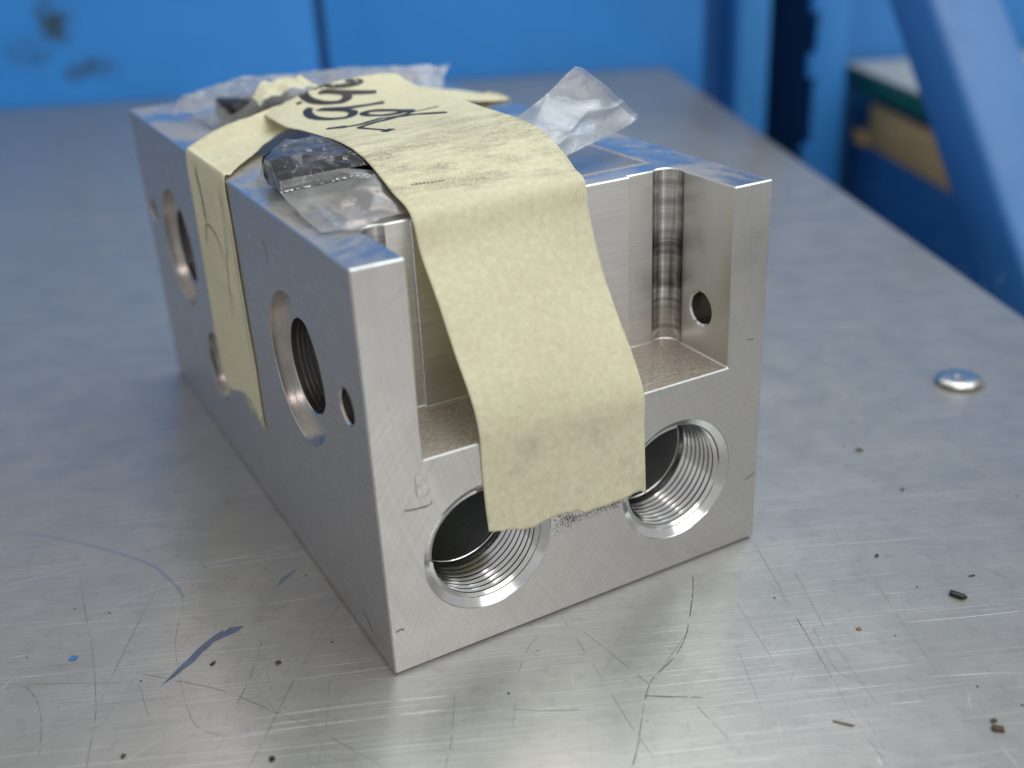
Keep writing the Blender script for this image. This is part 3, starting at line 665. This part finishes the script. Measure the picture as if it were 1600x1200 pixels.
# flap in front of the zip seal
FA = [(3.8,53,109.1),(11,50.5,110.1),(24,46,111.3),(50,44,111.0),(74,44,107)]
FB = [(3.2,50.6,106.9),(11,48,108.0),(24,41.6,110.0),(50,39.5,109.4),(74,38,106.5)]
FC = [(3.4,38,104.4),(11,34.5,104.9),(24,33,106.2),(50,32,106),(74,31,105)]
FD = [(3.9,26.2,103.35),(11.6,22.9,103.5),(24,26,104.15),(50,26,104.0),(74,26,103.6)]
def flap(u, v_):
    rows = [FB, FC, FD]; s = v_*2; a, b, c = (Vector(spline(r, u*4)) for r in rows)
    q = a.lerp(b, s) if s < 1 else b.lerp(c, s-1)
    q = a*((1-v_)*(1-v_)) + b*(2*v_*(1-v_))*1.0 + c*(v_*v_)
    q.z += .45*noise.noise(Vector((q.x*.22, q.y*.2, 4)))*min(1, v_*3) + .35*math.exp(-((q.x-7.5)/.8)**2)*(1 if .35 < v_ < .85 else 0)
    if v_ > .8: q.z += .9*max(0, math.sin((u*74-6)*.35))*(v_-.8)*2.2
    q.z = max(q.z-1.3*max(0, min(1, (q.x-24.5)/3)), 103.05); return tuple(q)
V, F = grid(90, 44, flap); mesh_obj('flap', V, F, M_FLAP, bag, None, 180)
V, F = grid(60, 8, lambda u, v_: tuple(Vector(spline(FA, u*4)).lerp(Vector(spline(FB, u*4)), v_)+Vector((0, -.5*math.sin(v_*math.pi), .25*math.sin(v_*math.pi)+.1-1.6*max(0, min(1, (u-.42)*10))))))
mesh_obj('zip_seal', V, F, M_FILM2, bag, None, 180)
parts = []
for k in range(46):
    u = random.uniform(.01, .55); p = Vector(spline(FB, u*4))+Vector((0, random.uniform(-.3, .5), random.uniform(.12, .4)))
    r = random.choice((.12, .16, .2, .34)); bmq = bmesh.new(); bmesh.ops.create_icosphere(bmq, subdivisions=1, radius=r); bmq.verts.index_update()
    parts.append(([tuple(Vector((q.co.x*1.5, q.co.y, q.co.z*.7))+p) for q in bmq.verts], [[z.index for z in q.verts] for q in bmq.faces])); bmq.free()
v, f = join(*parts); o = mesh_obj('seal_bubbles', v, f, M_BUBBLE, bag, None, 60); o['kind'] = 'stuff'
# stiff corner of the bag sticking up right of the tape
B0, B1, T_, R_ = Vector((66, 54, 113.6)), Vector((66, 34.2, 106.4)), Vector((89.0, 55, 126.4)), Vector((107.0, 50, 109.9))
def corner(u, v_):
    # u from the tape outwards, v from the upper edge to the lower fold
    a = B0.lerp(T_, u); b = B1.lerp(R_, u); q = a.lerp(b, v_)
    q += Vector((.25, -.9, .35))*(3.2*math.sin(math.pi*v_)*(1-.8*u)) + Vector((0, 0, -1.4))*math.sin(math.pi*u)*(1-v_)
    tip = max(0, (u-.8)/.2); q += Vector((-.5, 0, -1.0))*tip*tip*(1-v_)**14 + Vector((-1.5, 0, .4))*tip*tip*v_**6
    q += Vector((.2, -.5, .5))*(noise.noise(Vector((u*4, v_*4, 9))) + .7*crease(u*2.2+v_, v_*2.6-u*.6, 11))
    return q
V, F = grid(80, 80, lambda u, v_: tuple(corner(u, v_))); mesh_obj('corner_flap', V, F, M_FILM2, bag, None, 180)
def under(u, v_):
    q = corner(u, 1.0); a = v_*math.pi*.9
    back = corner(u, .72)+Vector((.5, 3.0, -1.2))
    c = Vector((0, -.9*math.sin(a), -1.3*math.sin(a)))
    return tuple(q.lerp(back, v_)+c)
V, F = grid(40, 12, under); mesh_obj('corner_fold', V, F, M_FILM2, bag, None, 180)
V, F = grid(30, 30, lambda u, v_: tuple(corner(u*.97, v_*.98)+Vector((.7, 2.6, -.9))*(.3+.7*math.sin(math.pi*v_)))); mesh_obj('corner_back', V, F, M_FILM2, bag, None, 180)

bag2 = thing('plastic_bag', 'crinkled clear plastic bag at the back of the block beyond the tapes', 'plastic bag', (60, 165, 104))
BS = [[(9,176,109.6),(20,178,112.5),(33,178,114.0),(45,176,113.6),(70,176,113),(95,172,111.5),(107,170,110.6)],
      [(11,170,107.6),(19,170,110.6),(32,168,113.6),(45,165,113.4),(70,164,113),(92,165,109.4),(104,168,108.8)],
      [(13,162,105.3),(18,160,107.6),(30,157,111.2),(45,154,112.6),(70,154,112),(88,160,107),(101,164,106)],
      [(15,154,103.3),(19,151,104.4),(30,147,108.6),(45,146,111),(70,146,110),(86,154,104),(98,160,103.4)]]
def bag_back(u, v_):
    s = v_*3; i = min(int(s), 2); t = s-i
    a, b = Vector(spline(BS[i], u*6)), Vector(spline(BS[i+1], u*6)); q = a.lerp(b, t)
    q.z += (1.0*noise.noise(Vector((q.x*.2, q.y*.2, 7))) + .9*crease(q.x*.13, q.y*.2, 3))*(1-.8*v_); return tuple(q)
V, F = grid(160, 50, bag_back); mesh_obj('film', V, F, M_FILM2, bag2, None, 180)
V, F = grid(60, 16, lambda u, v_: tuple(Vector(spline(BS[0], u*6)).lerp(Vector(spline(BS[0], u*6))+Vector((0, 12, 0)), v_)*1.0-Vector((0, 0, v_*(Vector(spline(BS[0], u*6)).z-103.4))))); mesh_obj('film_back', V, F, M_FILM2, bag2, None, 180)

def fitting(name, label, c, d, rz, bev, ridge):
    R = Matrix.Rotation(rz, 3, 'Z'); t = thing(name, label, 'metal part', c, 'dark steel parts bagged on the block')
    v, f = box(c, d, R, bev); mesh_obj('fitting_body', v, f, M_DARKMETAL, t, None, 40)
    if ridge:
        ax = R @ Vector((1, 0, 0))
        for k in (-.32, 0, .32):
            p = Vector(c)+ax*d[0]*k
            vv, ff = lathe([(-d[0]*.05, .05), (-d[0]*.05, d[2]*.45), (d[0]*.05, d[2]*.45), (d[0]*.05, .05)], lambda q, a, b: tuple(p+ax*q+(R @ Vector((0, 1, 0)))*a+Vector((0, 0, 1))*b), 28)
            mesh_obj('collar', vv, ff, M_DARKMETAL, t, None, 40)
fitting('steel_fitting', 'dark steel fitting inside the front bag, at its left end', (18.5, 67.5, 107.7), (23, 19, 8.9), .2, 2.6, True)
fitting('steel_fitting', 'dark steel fitting inside the front bag, half under the long tape', (47, 62, 106.9), (30, 17, 7.4), -.1, 2.4, True)
fitting('steel_fitting', 'dark square steel fitting inside the crinkled bag at the back', (33.5, 163, 107.0), (27, 15, 7.6), .12, 1.6, False)

# ------------------------------------------------------------------ marks on the table top
SCR = [
('w',.5,[(-78.8,94.3),(-66.5,92.0),(-54.6,90.2)]),('w',.5,[(-36.5,74.4),(-18.2,68.1),(-0.9,62.4)]),('w',.5,[(-33.9,74.2),(-16.5,70.8),(-.9,68.1)]),('w',.5,[(-18.0,45.1),(-1.9,40.0)]),('w',.5,[(-55.4,66.6),(-37.0,68.5),(-24.5,62.1)]),
('w',.5,[(-64.5,5.5),(-53.9,9.2),(-43.0,12.1)]),('w',.5,[(-83.7,46.7),(-80.4,50.4)]),('w',.5,[(-56.4,34.2),(-52.9,34.3)]),('w',.5,[(-21.3,12.0),(-2.6,5.0),(13.7,-.9)]),('w',.5,[(-82.4,59.8),(-72.9,56.7)]),('w',.5,[(-42.9,140.3),(-19.0,135.7)]),('w',.5,[(-18.0,14.7),(-.8,7.9)]),('w',.5,[(-80.5,50.1),(-70.6,46.0)]),
('w',.9,[(-35.9,5.1),(-12.8,-3.8),(7.6,-12.8)]),('w',.9,[(-41.3,1.9),(-21.3,-5.8),(4.4,-16.2)]),('w',.9,[(-34.0,1.5),(-20.6,-3.9)]),
('g',1.3,[(-75.7,124.5),(-65.8,116.5),(-56.5,105.7),(-47.7,94.0),(-40.3,81.5),(-37.3,71.3),(-36.1,63.5),(-36.6,58.7)]),
('d',.45,[(-58.6,86.9),(-59.9,73.7),(-60.8,61.2),(-61.6,49.6),(-64.0,31.6),(-65.3,24.8),(-67.1,18.6),(-70.0,8.9)]),('d',.45,[(-78.1,45.2),(-76.4,38.2),(-76.5,30.6),(-77.3,25.0),(-78.5,18.7)]),('d',.4,[(-52.8,34.7),(-45.4,26.8),(-37.0,17.3),(-29.3,4.7),(-22.1,-7.8),(-14.1,-25.8)]),('d',.45,[(-39.2,72.5),(-50.6,53.1),(-63.7,28.9)]),
('d',.45,[(-.8,35.0),(-13.0,21.6),(-23.9,9.0),(-33.1,-2.7),(-39.4,-10.1)]),('d',.4,[(-83.5,49.5),(-57.6,33.8)]),('d',.4,[(-23.3,31.1),(-30.4,18.5),(-35.7,11.2)]),('d',.4,[(-13.9,8.0),(-19.9,-6.1),(-26.5,-18.1)]),('d',.4,[(9.2,-13.2),(1.6,-26.7),(-2.9,-32.8)]),('d',.35,[(-39.6,50.8),(-43.5,38.0),(-46.1,11.5),(-41.2,2.4)]),('d',.35,[(-53.9,33.3),(-54.7,15.7)]),('d',.4,[(-39.7,106.1),(-15.7,86.6)]),('d',.4,[(-37.1,60.8),(-30.8,61.8),(-22.3,63.4)]),
('r',.42,[(84.4,-5.7),(80.9,-10.3),(77.2,-14.6),(68.1,-24.2),(60.6,-29.6),(52.6,-32.7),(49.0,-35.0),(45.3,-38.5),(39.1,-45.5),(35.2,-49.9),(31.0,-53.9)]),('r',.5,[(46.3,-37.2),(51.4,-40.7),(57.4,-44.8)]),
('d',.4,[(45.7,-.7),(42.4,-20.8),(38.4,-41.5),(36.7,-53.6)]),('d',.4,[(47.0,-9.3),(48.3,-21.7),(49.4,-34.7)]),('d',.4,[(108.2,-3.0),(94.1,-36.4),(86.4,-55.4),(80.6,-69.2),(76.6,-82.2)]),('d',.4,[(99.3,-22.2),(92.8,-40.0),(86.4,-55.4)]),('d',.4,[(126.0,-23.9),(121.4,-36.5),(116.4,-47.6)]),('d',.35,[(86.7,-20.7),(80.1,-40.6),(76.2,-51.6)]),('d',.35,[(95.8,-39.0),(89.2,-54.6),(92.2,-61.7)]),('d',.35,[(54.2,-46.5),(53.9,-55.9),(53.1,-63.3)]),('d',.35,[(18.2,-24.6),(25.9,-30.2),(33.1,-33.9)]),('d',.35,[(25.7,-14.3),(33.7,-6.7),(38.9,-5.6)]),
('d',.35,[(108.7,-18.0),(96.3,-45.2),(88.7,-67.0)]),('d',.35,[(75.2,-34.6),(64.9,-56.9)]),('d',.35,[(116.7,-46.3),(108.4,-66.7)]),('d',.35,[(150.0,-39.6),(153.0,-55.3)]),('d',.35,[(72.7,-54.4),(85.7,-45.5)]),('d',.35,[(54.0,-32.2),(70.6,-22.9)]),
('w',.4,[(119.6,10.2),(131.5,4.4),(138.6,1.2)]),('w',.4,[(115.0,-9.8),(132.1,-17.9),(150.0,-26.6)]),('w',.4,[(116.2,-49.8),(130.3,-56.3),(144.2,-62.1)]),('w',.4,[(91.0,-68.5),(98.4,-71.9)]),('w',.4,[(105.2,-66.7),(122.4,-75.6)]),('w',.4,[(75.2,-54.8),(99.3,-65.5)]),('w',.4,[(76.8,-74.8),(79.9,-80.0)]),('w',.4,[(77.0,-78.2),(75.5,-81.5)]),('w',.4,[(68.7,-30.5),(85.4,-36.8)]),('w',.4,[(40.5,-59.8),(63.4,-69.7)])]
def clear(x, y): return not (-1 < x < W+1 and -1 < y < L+1)
for k in range(420):       # the many fine scratches between the long ones
    x, y = random.uniform(-130, 300), random.uniform(-120, 260)
    fam = random.random()
    if fam < .4: a = math.radians(random.gauss(-24, 5)); kd = 'w'; ln = random.expovariate(1/9)+2
    elif fam < .8: a = math.radians(random.gauss(64, 14)); kd = 'd'; ln = random.expovariate(1/10)+3
    else: a = random.uniform(0, 3.1); kd = random.choice('wdd'); ln = random.expovariate(1/5)+1
    p = [(x+math.cos(a)*ln*t, y+math.sin(a)*ln*t+random.gauss(0, .006*ln)) for t in (0, .5, 1)]
    if all(clear(*q) for q in p): SCR.append((kd, random.choice((.10, .13, .16, .22)), p))
for k in range(2600):      # hair-fine scuffs over the whole top
    x, y = random.uniform(-260, 420), random.uniform(-120, 420)
    a = random.choice((math.radians(random.gauss(-24, 9)), math.radians(random.gauss(66, 16)), random.uniform(0, 3.14))); ln = random.expovariate(1/5)+1
    p = [(x, y), (x+math.cos(a)*ln, y+math.sin(a)*ln)]
    if all(clear(*q) for q in p): SCR.append((random.choice('wwd'), random.choice((.09, .12, .15, .2)), p))
NEW = []
for kd, wd, p in SCR:
    if kd in 'dr' and len(p) > 2:
        n = len(p)-1; c = 0.0
        while c < n:
            e = min(n, c+random.uniform(.25, .9)); q = [spline(p, c+(e-c)*k/3) for k in range(4)]
            NEW.append((kd, wd*random.choice((.45, .7, .9, 1.1)), q)); c = e+random.choice((0, 0, .05, .18))
    else: NEW.append((kd, wd, p))
SCR = NEW
for kd, mt, nm, h in (('w', M_SCR_W, 'bright_scratches', .016), ('d', M_SCR_D, 'dark_scratches', .020), ('r', M_SCR_R, 'rust_scratches', .024), ('g', M_SCR_G, 'ring_scratch', .012)):
    ps = [ribbon(p, wd*(.7 if kd != 'd' else .45), lambda x, y: (x, y, h), True, 5 if len(p) > 2 else 2) for k, wd, p in SCR if k == kd]
    v, f = join(*ps); o = mesh_obj(nm, v, f, mt, None, (0, 0, 0)); o['kind'] = 'stuff'
    o.parent = tb; o.matrix_parent_inverse = (Matrix.Translation(Vector((KX, KY, 0))*S) @ Matrix.Rotation(ROT, 4, 'Z')).inverted()
inv = (Matrix.Translation(Vector((KX, KY, 0))*S) @ Matrix.Rotation(ROT, 4, 'Z')).inverted()
def on_table(o): o.parent = tb; o.matrix_parent_inverse = inv; return o
for poly in ([(-49.6,27.4),(-46.0,28.9),(-43.2,30.6),(-40.4,32.0),(-37.6,34.6),(-35.3,35.9),(-32.6,38.6),(-30.9,39.6),(-30.6,40.6),(-33.0,39.8),(-36.0,38.2),(-38.6,36.4),(-41.1,34.2),(-43.0,32.9),(-45.9,30.5)], [(-36.6,36.6),(-31.4,37.5),(-27.9,37.9),(-25.4,39.3),(-28.8,40.7),(-32.7,38.6)]):
    on_table(mesh_obj('paint_smear', [(x, y, .028 if poly[0][0] < -40 else .034) for x, y in poly], [list(range(len(poly)))], M_BLUESMEAR, None, (0, 0, 0)))
on_table(mesh_obj('paint_smear', [(x, y, .03) for x, y in [(-13.5,50.7),(-10.4,54.8),(-5.1,56.8),(-6.6,55.0),(-10.1,52.8)]], [[0, 1, 2, 3, 4]], plain('grey_smear', (.26, .28, .32), .5, .6, .3, 300, 0), None, (0, 0, 0)))
# pan-head rivet in the table top
v, f = lathe([(.15, 6.6), (.2, 7.6), (.7, 7.9), (1.3, 7.5), (1.75, 6.6), (1.9, 4.6), (1.95, 2.6), (1.95, 1.6), (1.1, 1.3), (1.0, .05)], lambda d, a, b: (236.3+a, 37.1+b, d+.35+a*.03), 48)
on_table(mesh_obj('rivet', v, f, M_ZINC, None, (0, 0, 0), 40))
v, f = lathe([(.03, 0.1), (.03, 8.6)], lambda d, a, b: (235.6+a*1.05, 36.0+b, d), 40)
on_table(mesh_obj('rivet_brown_disc', v, f, plain('rivet_brown_disc', (.27, .235, .20), .5, .6, .5, 400, 0), None, (0, 0, 0)))  # darker brown disc showing around the rivet head
# loose swarf, flakes and grit
def chip(x, y, l, wd, h, ang, mt, label, name='metal_chip', cat='metal chip'):
    bmq = bmesh.new(); l *= .85; wd *= .8; h *= .8; bmesh.ops.create_cube(bmq, size=1); bmesh.ops.bevel(bmq, geom=bmq.edges[:], offset=.16, segments=1, affect='EDGES')
    for q in bmq.verts: q.co = Vector((q.co.x*l*(1+.25*random.uniform(-1, 1)), q.co.y*wd*(1+.35*random.uniform(-1, 1)), q.co.z*h*(1+.2*random.uniform(-1, 1))))
    zmin = min(q.co.z for q in bmq.verts)
    bmq.verts.index_update(); R = Matrix.Rotation(ang, 3, 'Z')
    v = [tuple(R @ q.co+Vector((x, y, -zmin+.03))) for q in bmq.verts]; f = [[z.index for z in q.verts] for q in bmq.faces]; bmq.free()
    tag(mesh_obj(name, v, f, mt, None, (x, y, 0)), label, cat, 'loose swarf on the table')
chip(135.3, -49.4, 4.4, 2.0, 1.1, -1.15, M_CHIPDARK, 'largest dark oblong metal chip, alone on the table right of the block')
chip(104.6, -86.5, 3.0, 2.0, .7, -.6, M_RUST, 'round dark brown chip near the bottom right corner of the table')
chip(105.9, -84.3, 1.6, 1.1, .5, -.2, M_RUST, 'tiny dark chip just behind the round brown chip at bottom right')
chip(170.8, 20.0, 2.2, 1.3, .6, -.6, M_RUST, 'brown chip on the table between the block and the rivet')
chip(163.5, -4.8, 1.5, 1.0, .5, .3, M_RUST, 'small rusty crumb in front of the brown chip near the rivet')
chip(131.7, -25.4, 1.3, .9, .5, .3, M_CHIPDARK, 'small black grain nearest the lower right corner of the block')
chip(145.4, -45.3, 2.0, .6, .3, -.3, M_RUST, 'slim brown sliver behind the largest dark chip')
chip(104.7, -45.6, 1.2, 1.2, .3, 0, plain('orange_rust', (.30, .13, .05), .7, 0, .3, 400, 0), 'orange rust crumb in front of the right half of the block')
chip(78.0, -67.8, 5.2, .5, .35, -.9, plain('tan_shaving', (.22, .16, .10), .6, 0, .3, 400, 0), 'thin curved tan shaving near the bottom edge of the photo', 'shaving', 'shaving')
chip(-66.3, 49.9, 2.2, 1.9, .15, .9, M_BLUECHIP, 'bright blue paint flake on the table left of the block', 'paint_flake', 'paint flake')
chip(-36.7, 28.6, 1.8, .9, .5, .5, M_RUST, 'brown crumb just in front of the blue paint smear')
chip(-22.6, 20.2, 1.4, 1.2, .6, .2, M_RUST, 'dark brown grain between the blue smear and the block corner')
chip(-34.1, -10.5, 1.4, 1.2, .7, .2, M_CHIPDARK, 'black grain at the bottom edge left of the block')
chip(-62.2, 8.1, 1.4, 1.0, .4, .8, M_RUST, 'rusty crumb beside the long curved scratch at bottom left')
V, F = [], []
for k in range(260):
    x, y = random.uniform(-120, 300), random.uniform(-115, 300)
    if not clear(x, y): continue
    r = random.choice((.12, .16, .2, .28, .4)); n = len(V); a = random.random()*6
    V += [(x+r*random.uniform(.6, 1.4)*math.cos(a+t), y+r*math.sin(a+t), .03) for t in (0, 1.6, 3.1, 4.7)]+[(x, y, .03+r*.7)]
    F += [[n, n+1, n+4], [n+1, n+2, n+4], [n+2, n+3, n+4], [n+3, n, n+4]]
o = mesh_obj('grit', V, F, M_GRIT, None, (0, 0, 0)); o['kind'] = 'stuff'; o['label'] = 'fine dark grit scattered over the metal table top'
